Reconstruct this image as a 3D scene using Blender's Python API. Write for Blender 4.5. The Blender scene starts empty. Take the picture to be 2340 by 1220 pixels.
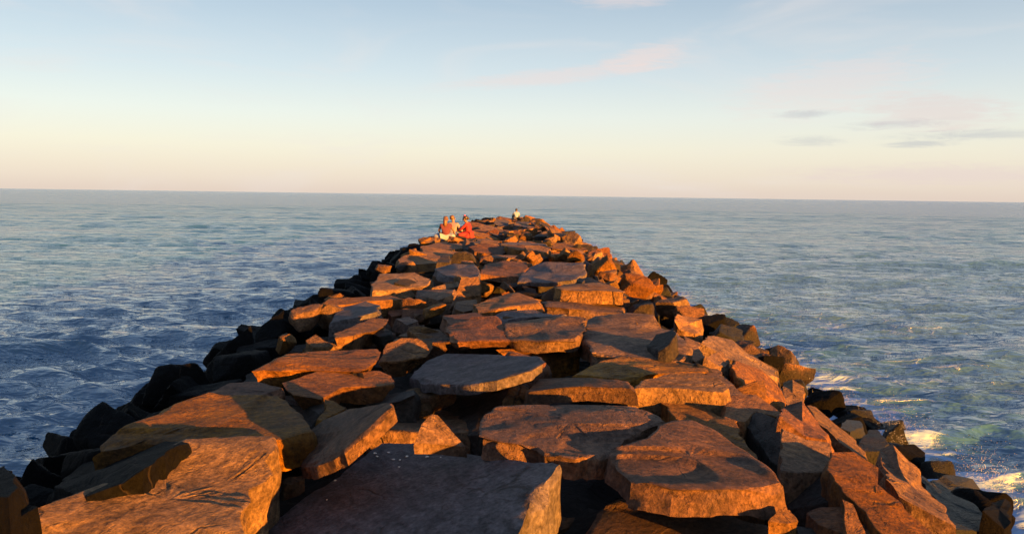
import bpy, bmesh, math, random
import numpy as np
from mathutils import Vector, Matrix

random.seed(11)
rng = np.random.default_rng(11)
R = math.radians
scene = bpy.context.scene
COL = scene.collection

# ------------------------------------------------------------------ camera
W0, H0, F0 = 2340.0, 1220.0, 1800.0          # photograph size and focal length in its pixels
CAM_Z = 3.2
cam_data = bpy.data.cameras.new('camera')
cam = bpy.data.objects.new('camera', cam_data)
COL.objects.link(cam)
cam_data.sensor_width = 36.0
cam_data.lens = 36.0 * F0 / W0
cam_data.clip_start = 0.1
cam_data.clip_end = 60000.0
CAM_ROT = (Matrix.Rotation(R(-0.45), 4, 'Z') @ Matrix.Rotation(R(90 - 5.19), 4, 'X')
           @ Matrix.Rotation(R(0.78), 4, 'Z'))
cam.matrix_world = Matrix.Translation((0, 0, CAM_Z)) @ CAM_ROT
scene.camera = cam

# ------------------------------------------------------------------ light
SUN_EL, SUN_AZ = 4.8, 41.0                    # azimuth: degrees to the right of straight behind the camera
ce, se = math.cos(R(SUN_EL)), math.sin(R(SUN_EL))
SUN_DIR = Vector((math.sin(R(SUN_AZ)) * ce, -math.cos(R(SUN_AZ)) * ce, se))
sd = bpy.data.lights.new('sun', 'SUN')
sd.energy = 5.0
sd.angle = R(0.6)
sd.color = (1.0, 0.37, 0.04)
so = bpy.data.objects.new('sun', sd)
COL.objects.link(so)
so.rotation_euler = (-SUN_DIR).to_track_quat('-Z', 'Y').to_euler()

world = bpy.data.worlds.new('World')
scene.world = world
world.use_nodes = True


class NT:
    """small helper round a node tree"""
    def __init__(s, tree):
        s.t = tree
        tree.nodes.clear()

    def n(s, kind, ins=None, **props):
        nd = s.t.nodes.new(kind)
        for k, v in props.items():
            setattr(nd, k, v)
        for k, v in (ins or {}).items():
            sock = nd.inputs[k]
            if isinstance(v, bpy.types.NodeSocket):
                s.t.links.new(v, sock)
            else:
                sock.default_value = v
        return nd

    def m(s, op, a, b=0.0, c=0.0, clamp=False):
        nd = s.t.nodes.new('ShaderNodeMath')
        nd.operation = op
        nd.use_clamp = clamp
        for i, v in enumerate((a, b, c)):
            if isinstance(v, bpy.types.NodeSocket):
                s.t.links.new(v, nd.inputs[i])
            else:
                nd.inputs[i].default_value = v
        return nd.outputs[0]

    def mix(s, f, a, b, blend='MIX'):
        nd = s.t.nodes.new('ShaderNodeMix')
        nd.data_type = 'RGBA'
        nd.blend_type = blend
        for idx, v in ((0, f), (6, a), (7, b)):
            if isinstance(v, bpy.types.NodeSocket):
                s.t.links.new(v, nd.inputs[idx])
            else:
                nd.inputs[idx].default_value = v
        return nd.outputs[2]

    def ramp(s, fac, stops, interp='LINEAR'):
        nd = s.t.nodes.new('ShaderNodeValToRGB')
        cr = nd.color_ramp
        cr.interpolation = interp
        while len(cr.elements) < len(stops):
            cr.elements.new(0.5)
        for e, (p, c) in zip(cr.elements, stops):
            e.position = p
            e.color = c if len(c) == 4 else (*c, 1)
        s.t.links.new(fac, nd.inputs[0])
        return nd.outputs[0]

    def link(s, a, b):
        s.t.links.new(a, b)


def srgb(r, g, b, k=1.0):
    f = lambda c: (c / 255 / 12.92 if c / 255 <= 0.04045 else ((c / 255 + 0.055) / 1.055) ** 2.4) * k
    return (f(r), f(g), f(b))


EXPOSURE = 2.9
wn = NT(world.node_tree)
EK = 0.5 ** EXPOSURE
geo = wn.n('ShaderNodeTexCoord')
nrm = wn.n('ShaderNodeVectorMath', {0: geo.outputs['Generated']}, operation='NORMALIZE').outputs[0]
sep = wn.n('ShaderNodeSeparateXYZ', {0: nrm})
X, Y, Z = sep.outputs
elv = wn.m('MULTIPLY', wn.m('ARCSINE', Z), 180 / math.pi)          # degrees
azi = wn.m('MULTIPLY', wn.m('ARCTAN2', X, Y), 180 / math.pi)       # degrees right of +Y
g01 = wn.m('DIVIDE', wn.m('ADD', elv, 10.0), 100.0, clamp=True)
P = lambda e: (e + 10) / 100.0
grad = wn.ramp(g01, [
    (0.0, srgb(150, 150, 160, EK)),
    (P(-0.3), srgb(232, 212, 200, EK)),
    (P(1.0), srgb(238, 224, 210, EK)),
    (P(3.2), srgb(240, 233, 217, EK)),
    (P(5.5), srgb(230, 232, 226, EK)),
    (P(8.5), srgb(207, 216, 222, EK)),
    (P(13.5), srgb(172, 187, 202, EK)),
    (P(28.0), srgb(154, 182, 216, EK)),
    (P(89), srgb(138, 166, 214, EK)),
], 'LINEAR')
sky = wn.n('ShaderNodeTexSky', sky_type='NISHITA', sun_disc=False, sun_elevation=R(SUN_EL),
           sun_rotation=math.pi - R(SUN_AZ), altitude=0.0, air_density=1.0, dust_density=1.5, ozone_density=2.0)
skyc = wn.n('ShaderNodeVectorMath', {0: sky.outputs[0], 'Scale': 0.10}, operation='SCALE').outputs[0]
base = wn.mix(0.10, grad, skyc)
world.cycles.sampling_method = 'MANUAL'
world.cycles.sample_map_resolution = 512


# one streaky noise shared by all the clouds
cv_ = wn.n('ShaderNodeCombineXYZ', {0: wn.m('MULTIPLY', azi, 0.36), 1: wn.m('MULTIPLY', elv, 2.4), 2: 4.1})
cno = wn.n('ShaderNodeTexNoise', {'Vector': cv_.outputs[0], 'Scale': 1.0, 'Detail': 7.0, 'Roughness': 0.66, 'Distortion': 0.9}).outputs[0]


def cloud(c_az, c_el, r_az, r_el, slope, lo, hi):
    """soft streaky cloud round one direction of the sky"""
    da = wn.m('SUBTRACT', azi, c_az)
    de = wn.m('SUBTRACT', wn.m('SUBTRACT', elv, c_el), wn.m('MULTIPLY', da, slope))
    da, de = wn.m('DIVIDE', da, r_az), wn.m('DIVIDE', de, r_el)
    d2 = wn.m('ADD', wn.m('MULTIPLY', da, da), wn.m('MULTIPLY', de, de))
    win = wn.m('SUBTRACT', 1.0, wn.m('SQRT', d2), clamp=True)
    v = wn.m('ADD', wn.m('MULTIPLY', win, 0.55), cno)
    mr = wn.n('ShaderNodeMapRange', {0: v, 1: lo, 2: hi, 3: 0.0, 4: 1.0}, interpolation_type='SMOOTHSTEP')
    return wn.m('MULTIPLY', mr.outputs[0], wn.m('MULTIPLY', win, 3.0, clamp=True))


veil_v = wn.n('ShaderNodeCombineXYZ', {0: wn.m('MULTIPLY', azi, 0.055), 1: wn.m('MULTIPLY', elv, 0.24), 2: 2.2})
veil = wn.n('ShaderNodeTexNoise', {'Vector': veil_v.outputs[0], 'Scale': 1.0, 'Detail': 4.0, 'Roughness': 0.58,
                                   'Distortion': 0.8}).outputs[0]
veil = wn.n('ShaderNodeMapRange', {0: veil, 1: 0.45, 2: 0.78, 3: 0.0, 4: 0.45}, interpolation_type='SMOOTHSTEP').outputs[0]
pink = (*srgb(242, 222, 216, EK), 1)
rose = (*srgb(232, 214, 210, EK), 1)
grey = (*srgb(186, 190, 198, EK), 1)
col = wn.mix(veil, base, (*srgb(238, 230, 226, EK), 1))
for (args, cc, k) in (
        ((4.0, 8.5, 11.0, 0.8, 0.10, 0.45, 0.95), pink, .48),      # long thin pink wisp
        ((9.8, 9.7, 4.2, 1.2, 0.16, 0.48, 1.0), pink, .60),      # its brighter head
        ((8.0, 13.6, 5.0, 0.9, 0.0, 0.50, 1.0), pink, .45),
        ((22.0, 7.5, 9.0, 2.6, 0.15, 0.50, 1.0), pink, .40),
        ((28.0, 5.6, 6.0, 1.7, -0.02, 0.48, 0.95), rose, .55),
        ((29.0, 1.7, 13.0, 1.0, 0.0, 0.48, 1.0), rose, .55),
        ((20.5, 5.7, 3.0, 0.40, 0.0, 0.52, 1.05), grey, .45),      # small grey streaks low on the right
        ((20.9, 3.9, 2.8, 0.50, -0.02, 0.50, 0.95), grey, .35),
        ((26.0, 4.9, 5.0, 0.5, 0.02, 0.52, 1.1), grey, .38),
        ((31.0, 4.1, 7.5, 0.5, 0.0, 0.52, 1.1), grey, .5),
        ((27.5, 3.6, 3.0, 0.30, 0.0, 0.50, 0.95), grey, .50)):
    col = wn.mix(wn.m('MULTIPLY', cloud(*args), k), col, cc)
bg = wn.n('ShaderNodeBackground', {'Color': col, 'Strength': 1.0})
wo = wn.n('ShaderNodeOutputWorld', {'Surface': bg.outputs[0]})

scene.view_settings.view_transform = 'Standard'
scene.view_settings.look = 'None'
scene.view_settings.gamma = 1.0
scene.view_settings.use_curve_mapping = False
scene.view_settings.exposure = EXPOSURE
scene.render.engine = 'CYCLES'
scene.cycles.use_denoising = True
scene.cycles.max_bounces = 4
scene.cycles.diffuse_bounces = 2
scene.cycles.glossy_bounces = 2
scene.cycles.sample_clamp_indirect = 4.0


# ------------------------------------------------------------------ noise and geometry helpers
def vnoise(p, seed=0):
    p = np.asarray(p, float)
    i = np.floor(p).astype(np.int64)
    f = p - i
    u = f * f * f * (f * (f * 6 - 15) + 10)
    out = np.zeros(len(p))
    for dx in (0, 1):
        wx = u[:, 0] if dx else 1 - u[:, 0]
        for dy in (0, 1):
            wy = u[:, 1] if dy else 1 - u[:, 1]
            for dz in (0, 1):
                wz = u[:, 2] if dz else 1 - u[:, 2]
                h = ((i[:, 0] + dx) * 374761393 + (i[:, 1] + dy) * 668265263 + (i[:, 2] + dz) * 2147483647
                     + seed * 1274126177) & 0xffffffff
                h = ((h ^ (h >> 13)) * 1274126177) & 0xffffffff
                h = (h ^ (h >> 16)) & 0xffff
                out += wx * wy * wz * (h / 32767.5 - 1)
    return out


def fbm(p, seed=0, octv=4, gain=0.5):
    p = np.asarray(p, float)
    a, s = 1.0, np.zeros(len(p))
    for o in range(octv):
        s += a * vnoise(p * 2 ** o + 17.3 * o, seed + o)
        a *= gain
    return s


def tag(o, label=None, cat=None, group=None, kind=None):
    if label: o['label'] = label
    if cat: o['category'] = cat
    if group: o['group'] = group
    if kind: o['kind'] = kind
    return o


def mesh_obj(name, verts, faces, mat, parent=None, loc=(0, 0, 0), sharp=None, smooth=True):
    me = bpy.data.meshes.new(name)
    me.from_pydata([tuple(v) for v in verts], [], faces)
    me.update()
    if smooth:
        me.shade_smooth()
        if sharp:
            me.set_sharp_from_angle(angle=R(sharp))
    me.materials.append(mat)
    o = bpy.data.objects.new(name, me)
    COL.objects.link(o)
    o.location = loc
    if parent:
        o.parent = parent
    return o


def empty(name, loc=(0, 0, 0)):
    o = bpy.data.objects.new(name, None)
    o.empty_display_size = 0.2
    COL.objects.link(o)
    o.location = loc
    return o


# ------------------------------------------------------------------ materials
def rock_material(name, warm, cool, wet_z=0.45, bump=1.0, spec=0.15):
    m = bpy.data.materials.new(name)
    m.use_nodes = True
    t = NT(m.node_tree)
    tc = t.n('ShaderNodeTexCoord')
    oi = t.n('ShaderNodeObjectInfo')
    off = t.n('ShaderNodeVectorMath', {0: (37.0, 91.0, 53.0), 'Scale': oi.outputs['Random']}, operation='SCALE').outputs[0]
    co = t.n('ShaderNodeVectorMath', {0: tc.outputs['Object'], 1: off}, operation='ADD').outputs[0]
    rot = t.n('ShaderNodeVectorRotate', {'Vector': co, 'Axis': (0.2, 0.1, 1), 'Angle': t.m('MULTIPLY', oi.outputs['Random'], 6.28)},
              rotation_type='AXIS_ANGLE').outputs[0]
    big = t.n('ShaderNodeTexNoise', {'Vector': rot, 'Scale': 1.7, 'Detail': 5.0, 'Roughness': 0.6}).outputs[0]
    fine = t.n('ShaderNodeTexNoise', {'Vector': rot, 'Scale': 26.0, 'Detail': 8.0, 'Roughness': 0.72}).outputs[0]
    # bedding grain drawn out along one direction of the slab
    st = t.n('ShaderNodeMapping', {'Vector': rot, 'Scale': (1.6, 4.2, 4.0)}).outputs[0]
    grain = t.n('ShaderNodeTexNoise', {'Vector': st, 'Scale': 2.2, 'Detail': 7.0, 'Roughness': 0.70, 'Distortion': 0.15}).outputs[0]
    # irregular cracks
    wob = t.n('ShaderNodeTexNoise', {'Vector': rot, 'Scale': 2.3, 'Detail': 3.0}).outputs['Color']
    wv = t.n('ShaderNodeVectorMath', {0: wob, 'Scale': 0.5}, operation='SCALE').outputs[0]
    cv = t.n('ShaderNodeVectorMath', {0: t.n('ShaderNodeMapping', {'Vector': rot, 'Scale': (0.55, 1.5, 1.0)}).outputs[0], 1: wv},
             operation='ADD').outputs[0]
    vor = t.n('ShaderNodeTexVoronoi', {'Vector': cv, 'Scale': 1.15}, feature='DISTANCE_TO_EDGE').outputs['Distance']
    crack = t.n('ShaderNodeMapRange', {0: vor, 1: 0.0, 2: 0.020, 3: 1.0, 4: 0.0}, interpolation_type='SMOOTHSTEP').outputs[0]
    gate = t.n('ShaderNodeMapRange', {0: big, 1: 0.50, 2: 0.60, 3: 0.0, 4: 1.0}).outputs[0]
    crack = t.m('MULTIPLY', crack, gate)
    c = t.mix(t.n('ShaderNodeMapRange', {0: big, 1: 0.35, 2: 0.65}).outputs[0], (*cool, 1), (*warm, 1))
    gm = t.n('ShaderNodeMapRange', {0: grain, 1: 0.34, 2: 0.68, 3: 0.50, 4: 1.38}).outputs[0]
    c = t.n('ShaderNodeVectorMath', {0: c, 'Scale': gm}, operation='SCALE').outputs[0]
    fm = t.n('ShaderNodeMapRange', {0: fine, 1: 0.36, 2: 0.66, 3: 0.45, 4: 1.55}).outputs[0]
    c = t.n('ShaderNodeVectorMath', {0: c, 'Scale': fm}, operation='SCALE').outputs[0]
    hs = t.n('ShaderNodeHueSaturation', {'Hue': t.m('ADD', 0.486, t.m('MULTIPLY', t.m('FRACT', t.m('MULTIPLY', oi.outputs['Random'], 7.3)), 0.015)),
                                         'Saturation': t.m('ADD', 0.78, t.m('MULTIPLY', t.m('FRACT', t.m('MULTIPLY', oi.outputs['Random'], 13.7)), 0.40)),
                                         'Color': c})
    c = hs.outputs[0]
    rv = t.n('ShaderNodeMapRange', {0: oi.outputs['Random'], 1: 0, 2: 1, 3: 0.78, 4: 1.2}).outputs[0]
    c = t.n('ShaderNodeVectorMath', {0: c, 'Scale': rv}, operation='SCALE').outputs[0]
    c = t.mix(t.m('MULTIPLY', crack, 0.8), c, (0.02, 0.015, 0.012, 1))
    # the wet, weed-dark band near the water
    pz = t.n('ShaderNodeSeparateXYZ', {0: t.n('ShaderNodeNewGeometry').outputs['Position']}).outputs[2]
    wz = t.m('ADD', pz, t.m('MULTIPLY', t.m('SUBTRACT', big, 0.5), 0.9))
    wet = t.n('ShaderNodeMapRange', {0: wz, 1: wet_z - 0.22, 2: wet_z + 0.12, 3: 1.0, 4: 0.0}, interpolation_type='SMOOTHSTEP').outputs[0]
    c = t.mix(t.m('MULTIPLY', wet, 0.9), c, (0.009, 0.010, 0.008, 1))
    rough = t.m('SUBTRACT', t.m('ADD', 0.74, t.m('MULTIPLY', t.m('SUBTRACT', fine, 0.5), 0.3)), t.m('MULTIPLY', wet, 0.25))
    led = t.n('ShaderNodeTexNoise', {'Vector': t.n('ShaderNodeMapping', {'Vector': rot, 'Scale': (0.8, 2.1, 1.6)}).outputs[0], 'Scale': 1.25,
                                     'Detail': 6.0, 'Roughness': 0.60, 'Distortion': 0.1}).outputs[0]
    l9 = t.m('MULTIPLY', led, 8.0)
    lf = t.m('FLOOR', l9)
    lr = t.n('ShaderNodeMapRange', {0: t.m('SUBTRACT', l9, lf), 1: 0.0, 2: 0.14, 3: 0.0, 4: 1.0}).outputs[0]
    ledge = t.m('ADD', lf, lr)
    h = t.m('ADD', t.m('MULTIPLY', grain, 0.026), t.m('MULTIPLY', fine, 0.034))
    h = t.m('ADD', h, t.m('MULTIPLY', ledge, 0.010))
    h = t.m('SUBTRACT', h, t.m('MULTIPLY', crack, 0.018))
    bp = t.n('ShaderNodeBump', {'Height': h, 'Strength': 1.0 * bump, 'Distance': 1.0})
    b = t.n('ShaderNodeBsdfPrincipled', {'Base Color': c, 'Roughness': rough, 'Normal': bp.outputs[0], 'Specular IOR Level': spec})
    t.n('ShaderNodeOutputMaterial', {'Surface': b.outputs[0]})
    return m


M_ROCK = rock_material('jetty_rock', (0.158, 0.085, 0.025), (0.088, 0.049, 0.023))
M_ROCKR = rock_material('jetty_rock_red', (0.122, 0.061, 0.024), (0.060, 0.034, 0.023))
M_ROCKG = rock_material('jetty_rock_grey', (0.080, 0.063, 0.062), (0.056, 0.048, 0.052), bump=0.8)
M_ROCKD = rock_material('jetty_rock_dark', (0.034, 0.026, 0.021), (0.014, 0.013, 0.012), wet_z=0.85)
M_WETSHADE = rock_material('wet_shade_rock', (0.0026, 0.0027, 0.0030), (0.0015, 0.0016, 0.0019), wet_z=-9, spec=0.06)  # wet black stone, with the left flank's shade painted into its colour
M_CORE = rock_material('rubble_rock', (0.020, 0.016, 0.013), (0.009, 0.008, 0.008))  # coloured near-black to paint the darkness seen down the gaps
MATS = {'o': M_ROCK, 'r': M_ROCKR, 'g': M_ROCKG, 'd': M_ROCKD, 'w': M_WETSHADE}


def plain(name, colr, rough=0.8, spec=0.3, var=0.2, scale=18.0):
    m = bpy.data.materials.new(name)
    m.use_nodes = True
    t = NT(m.node_tree)
    tc = t.n('ShaderNodeTexCoord')
    no = t.n('ShaderNodeTexNoise', {'Vector': tc.outputs['Object'], 'Scale': scale, 'Detail': 4.0}).outputs[0]
    k = t.n('ShaderNodeMapRange', {0: no, 1: 0.3, 2: 0.7, 3: 1 - var, 4: 1 + var}).outputs[0]
    c = t.n('ShaderNodeVectorMath', {0: colr, 'Scale': k}, operation='SCALE').outputs[0]
    bp = t.n('ShaderNodeBump', {'Height': no, 'Strength': 0.3, 'Distance': 0.02})
    b = t.n('ShaderNodeBsdfPrincipled', {'Base Color': c, 'Roughness': rough, 'Specular IOR Level': spec, 'Normal': bp.outputs[0]})
    t.n('ShaderNodeOutputMaterial', {'Surface': b.outputs[0]})
    return m


# ------------------------------------------------------------------ sea
def sea_material():
    m = bpy.data.materials.new('sea_water')
    m.use_nodes = True
    t = NT(m.node_tree)
    pos = t.n('ShaderNodeNewGeometry').outputs['Position']
    px, py, pz = t.n('ShaderNodeSeparateXYZ', {0: pos}).outputs
    flat = t.n('ShaderNodeCombineXYZ', {0: px, 1: py, 2: 0.0}).outputs[0]
    dist = t.n('ShaderNodeVectorMath', {0: flat}, operation='LENGTH').outputs['Value']
    # ripples: short-crested, long side across the wind
    mp1 = t.n('ShaderNodeMapping', {'Vector': flat, 'Scale': (0.5, 1.25, 1.0), 'Rotation': (0, 0, R(6))}).outputs[0]
    n1 = t.n('ShaderNodeTexNoise', {'Vector': mp1, 'Scale': 2.1, 'Detail': 3.5, 'Roughness': 0.6, 'Distortion': 0.25}).outputs[0]
    mp2 = t.n('ShaderNodeMapping', {'Vector': flat, 'Scale': (0.5, 1.1, 1.0), 'Rotation': (0, 0, R(-14))}).outputs[0]
    n2 = t.n('ShaderNodeTexNoise', {'Vector': mp2, 'Scale': 0.35, 'Detail': 6.0, 'Roughness': 0.6}).outputs[0]
    mp3 = t.n('ShaderNodeMapping', {'Vector': flat, 'Scale': (0.35, 1.0, 1.0), 'Rotation': (0, 0, R(5))}).outputs[0]
    n3 = t.n('ShaderNodeTexNoise', {'Vector': mp3, 'Scale': 0.05, 'Detail': 7.0, 'Roughness': 0.62}).outputs[0]
    far = t.n('ShaderNodeMapRange', {0: dist, 1: 30.0, 2: 160.0, 3: 0.0, 4: 1.0}).outputs[0]
    h = t.m('MULTIPLY', n1, 0.26)
    h = t.m('ADD', h, t.m('MULTIPLY', n2, t.m('ADD', 0.30, t.m('MULTIPLY', far, 0.8))))
    h = t.m('ADD', h, t.m('MULTIPLY', n3, t.m('MULTIPLY', far, 4.5)))
    # foam: only on the surf side, thick against the stones, torn streaks farther out
    side = t.n('ShaderNodeMapRange', {0: px, 1: 4.9, 2: 6.6, 3: 1.0, 4: 0.0}).outputs[0]
    pos_side = t.n('ShaderNodeMapRange', {0: px, 1: 2.0, 2: 3.0, 3: 0.0, 4: 1.0}).outputs[0]
    wide = t.n('ShaderNodeMapRange', {0: px, 1: 5.0, 2: 22.0, 3: 1.0, 4: 0.0}).outputs[0]
    nearj = t.n('ShaderNodeMapRange', {0: py, 1: 52.0, 2: 75.0, 3: 1.0, 4: 0.0}).outputs[0]
    mpf = t.n('ShaderNodeMapping', {'Vector': flat, 'Scale': (0.75, 1.25, 1.0), 'Rotation': (0, 0, R(-20))}).outputs[0]
    f1 = t.n('ShaderNodeTexNoise', {'Vector': mpf, 'Scale': 0.9, 'Detail': 7.0, 'Roughness': 0.75, 'Distortion': 0.9}).outputs[0]
    fb = t.n('ShaderNodeTexNoise', {'Vector': flat, 'Scale': 0.16, 'Detail': 2.0}).outputs[0]
    wv = t.n('ShaderNodeVectorMath', {0: t.n('ShaderNodeTexNoise', {'Vector': flat, 'Scale': 0.9, 'Detail': 4.0}).outputs['Color'], 'Scale': 1.2},
             operation='SCALE').outputs[0]
    fv = t.n('ShaderNodeVectorMath', {0: mpf, 1: wv}, operation='ADD').outputs[0]
    lace = t.n('ShaderNodeTexVoronoi', {'Vector': fv, 'Scale': 1.5}, feature='DISTANCE_TO_EDGE').outputs['Distance']
    lace = t.n('ShaderNodeMapRange', {0: lace, 1: 0.0, 2: 0.11, 3: 1.0, 4: 0.0}).outputs[0]
    amt = t.m('ADD', t.m('MULTIPLY', side, 0.46), t.m('MULTIPLY', wide, 0.16))
    amt = t.m('ADD', amt, t.m('MULTIPLY', t.m('SUBTRACT', fb, 0.5), 0.55))
    fo = t.m('ADD', t.m('ADD', f1, amt), t.m('MULTIPLY', lace, 0.16))
    foam = t.n('ShaderNodeMapRange', {0: fo, 1: 0.78, 2: 0.98, 3: 0.0, 4: 0.9}, interpolation_type='SMOOTHSTEP').outputs[0]
    foam = t.m('MULTIPLY', t.m('MULTIPLY', foam, pos_side), nearj)
    # thin wash against the sheltered side
    lside = t.n('ShaderNodeMapRange', {0: px, 1: -6.3, 2: -5.0, 3: 0.0, 4: 1.0}).outputs[0]
    lfo = t.n('ShaderNodeMapRange', {0: t.m('ADD', f1, t.m('MULTIPLY', lside, 0.26)), 1: 0.74, 2: 0.92, 3: 0.0, 4: 0.7}).outputs[0]
    lgate = t.m('MULTIPLY', t.m('LESS_THAN', px, -3.0), t.m('GREATER_THAN', lside, 0.001))
    foam = t.m('MAXIMUM', foam, t.m('MULTIPLY', t.m('MULTIPLY', lfo, lgate), nearj))
    # water body: clear teal on the sheltered side, silty on the surf side
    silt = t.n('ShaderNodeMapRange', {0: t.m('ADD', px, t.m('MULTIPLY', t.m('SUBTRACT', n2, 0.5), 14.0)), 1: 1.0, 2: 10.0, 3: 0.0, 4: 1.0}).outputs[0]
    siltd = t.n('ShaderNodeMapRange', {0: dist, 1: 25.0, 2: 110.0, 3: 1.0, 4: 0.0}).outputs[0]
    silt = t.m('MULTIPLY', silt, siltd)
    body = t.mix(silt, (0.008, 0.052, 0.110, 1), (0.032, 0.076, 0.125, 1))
    body = t.mix(t.n('ShaderNodeMapRange', {0: dist, 1: 25.0, 2: 240.0}).outputs[0], body, (0.030, 0.098, 0.235, 1))  # bluer with distance: painted for the sky that far waves would reflect
    crest = t.n('ShaderNodeMapRange', {0: pz, 1: 0.02, 2: 0.30, 3: 0.0, 4: 1.0}).outputs[0]
    body = t.mix(t.m('MULTIPLY', crest, 0.15), body, (0.008, 0.060, 0.070, 1))
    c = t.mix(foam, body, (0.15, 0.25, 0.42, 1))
    rough = t.m('ADD', t.m('ADD', 0.04, t.m('MULTIPLY', far, 0.08)), t.m('MULTIPLY', foam, 0.6))
    h = t.m('ADD', h, t.m('MULTIPLY', foam, 0.03))
    bp = t.n('ShaderNodeBump', {'Height': h, 'Strength': 1.0, 'Distance': 1.0})
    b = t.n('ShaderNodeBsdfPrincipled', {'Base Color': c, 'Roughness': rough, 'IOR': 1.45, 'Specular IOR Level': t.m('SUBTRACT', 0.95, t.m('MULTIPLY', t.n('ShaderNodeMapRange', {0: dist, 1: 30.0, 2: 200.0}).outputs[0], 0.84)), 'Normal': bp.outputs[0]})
    t.n('ShaderNodeOutputMaterial', {'Surface': b.outputs[0]})
    return m


def wave_height(x, y, cell):
    """sum of many wind waves (and a slow swell); waves shorter than the mesh cell fade out"""
    r = np.random.default_rng(5)
    z = np.zeros_like(x)
    dx = np.zeros_like(x)
    dy = np.zeros_like(x)
    for k in range(84):
        lam = 0.36 * (11 / 0.36) ** ((k + r.random()) / 84.0)
        ang = R(-95 + r.normal(0, 30 if lam < 1.5 else 20))
        ph = r.random() * 6.283
        amp = 0.0080 * lam ** 0.55 * (0.6 + 0.8 * r.random())
        if lam > 3.0:
            amp *= 0.55
        kx, ky = math.cos(ang) * 6.283 / lam, math.sin(ang) * 6.283 / lam
        w = np.clip((lam / cell - 2.0) / 3.0, 0, 1)
        th = kx * x + ky * y + ph
        c, s = np.cos(th), np.sin(th)
        z += amp * w * c
        q = 0.9
        dx -= q * amp * w * s * math.cos(ang)
        dy -= q * amp * w * s * math.sin(ang)
    gust = 0.75 + 0.45 * fbm(np.stack([x * 0.05, y * 0.08, np.zeros_like(x)], 1), 77, 3)
    calm = 1.0 - 0.35 * np.clip((x - 4) / 6, 0, 1) * np.clip((90 - y) / 40, 0, 1)
    # a few rounded surf humps rolling in on the right
    hump = np.zeros_like(x)
    for hx, hy, hl, hw, ha in ((19, 24.5, 6.0, 1.0, .26), (9.6, 16.3, 3.2, .8, .16), (15.2, 17.6, 4.2, .8, .20),
                               (27, 40, 11, 1.6, .26), (12, 31, 6, 1.2, .14), (-11, 17, 4, 1.0, .06),
                               (-19, 37, 10, 1.8, .14), (-17, 14.5, 5, 1.0, .10)):
        yy = y - hy - 0.08 * (x - hx) + 0.5 * np.sin(x * 0.5 + hx)
        hump += ha * np.exp(-((x - hx) / hl) ** 2 - (yy / hw) ** 2)
    g = gust * calm
    return z * g + hump, dx * g, dy * g


def build_sea():
    a_front = np.arange(-44, 44.001, 0.15)
    a_back = np.arange(47, 313.1, 3.5)
    ang = np.radians(np.concatenate([a_front, a_back]))
    rad = [2.5]
    while rad[-1] < 32000:
        r_ = rad[-1]
        rad.append(r_ * (1.0055 if r_ < 200 else 1.05))
    rad = np.array(rad)
    na, nr = len(ang), len(rad)
    rr, aa = np.meshgrid(rad, ang, indexing='ij')
    x = (rr * np.sin(aa)).ravel()
    y = (rr * np.cos(aa)).ravel()
    cell = np.repeat(np.gradient(rad), na)
    cell = np.maximum(cell, 0.02)
    z, dx, dy = wave_height(x, y, cell)
    fade = np.clip((1500 - rr.ravel()) / 1200, 0, 1)
    v = np.stack([x + dx * fade, y + dy * fade, z * fade], 1)
    idx = np.arange(na * nr).reshape(nr, na)
    a = idx[:-1, :]
    b = idx[1:, :]
    f = np.stack([a, np.roll(a, -1, 1), np.roll(b, -1, 1), b], -1).reshape(-1, 4)[:, ::-1]
    me = bpy.data.meshes.new('sea')
    me.vertices.add(len(v))
    me.vertices.foreach_set('co', v.ravel())
    me.loops.add(f.size)
    me.loops.foreach_set('vertex_index', f.ravel().astype(np.int32))
    me.polygons.add(len(f))
    me.polygons.foreach_set('loop_start', (np.arange(len(f)) * 4).astype(np.int32))
    me.update(calc_edges=True)
    me.validate()
    me.shade_smooth()
    me.materials.append(sea_material())
    o = bpy.data.objects.new('sea', me)
    COL.objects.link(o)
    tag(o, 'open blue-grey sea with choppy waves and foam along the rocks', kind='structure')
    return o


build_sea()

# ------------------------------------------------------------------ jetty: cross-section and sight lines
XL, XLW, XR, XRW = -2.75, -5.4, 2.2, 5.1
CREST, Y_END = 1.5, 57.0


def taper(y):
    """the crest narrows towards the head of the jetty"""
    t = min(max((y - 28.0) / 26.0, 0.0), 1.0)
    return XL + 1.45 * t, XR - 0.75 * t


def prof(x, y=10.0):
    xl, xr = taper(y)
    z = CREST
    if x < xl: z = CREST - (xl - x) * CREST / (XL - XLW)
    elif x > xr: z = CREST - (x - xr) * CREST / (XRW - XR)
    if y > Y_END: z -= (y - Y_END) * 0.55
    return max(z, -1.0)


def prof_grad(x, y=10.0):
    xl, xr = taper(y)
    if x < xl: return CREST / (XL - XLW)
    if x > xr: return -CREST / (XRW - XR)
    return 0.0


def ray(u, v):
    d = Vector(((u - W0 / 2) / F0, (H0 / 2 - v) / F0, -1.0))
    return (CAM_ROT.to_3x3() @ d).normalized()


ORG = Vector((0, 0, CAM_Z))


def on_profile(u, v, dz=0.0):
    """where the sight line through a photo pixel meets the jetty's cross-section raised by dz"""
    d = ray(u, v)
    lo = None
    t = 1.0
    while t < 150:
        p = ORG + d * t
        if p.z < prof(p.x, p.y) + dz:
            lo = t
            break
        t *= 1.01
    if lo is None:
        t = 60.0
        return ORG + d * t
    a, b = lo / 1.01, lo
    for _ in range(24):
        mid = (a + b) / 2
        p = ORG + d * mid
        if p.z < prof(p.x, p.y) + dz: b = mid
        else: a = mid
    return ORG + d * b


E1 = Vector((math.sin(R(SUN_AZ)), -math.cos(R(SUN_AZ)), 0))     # towards the sun
E2 = Vector((math.cos(R(SUN_AZ)), math.sin(R(SUN_AZ)), 0))      # right and away


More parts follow.
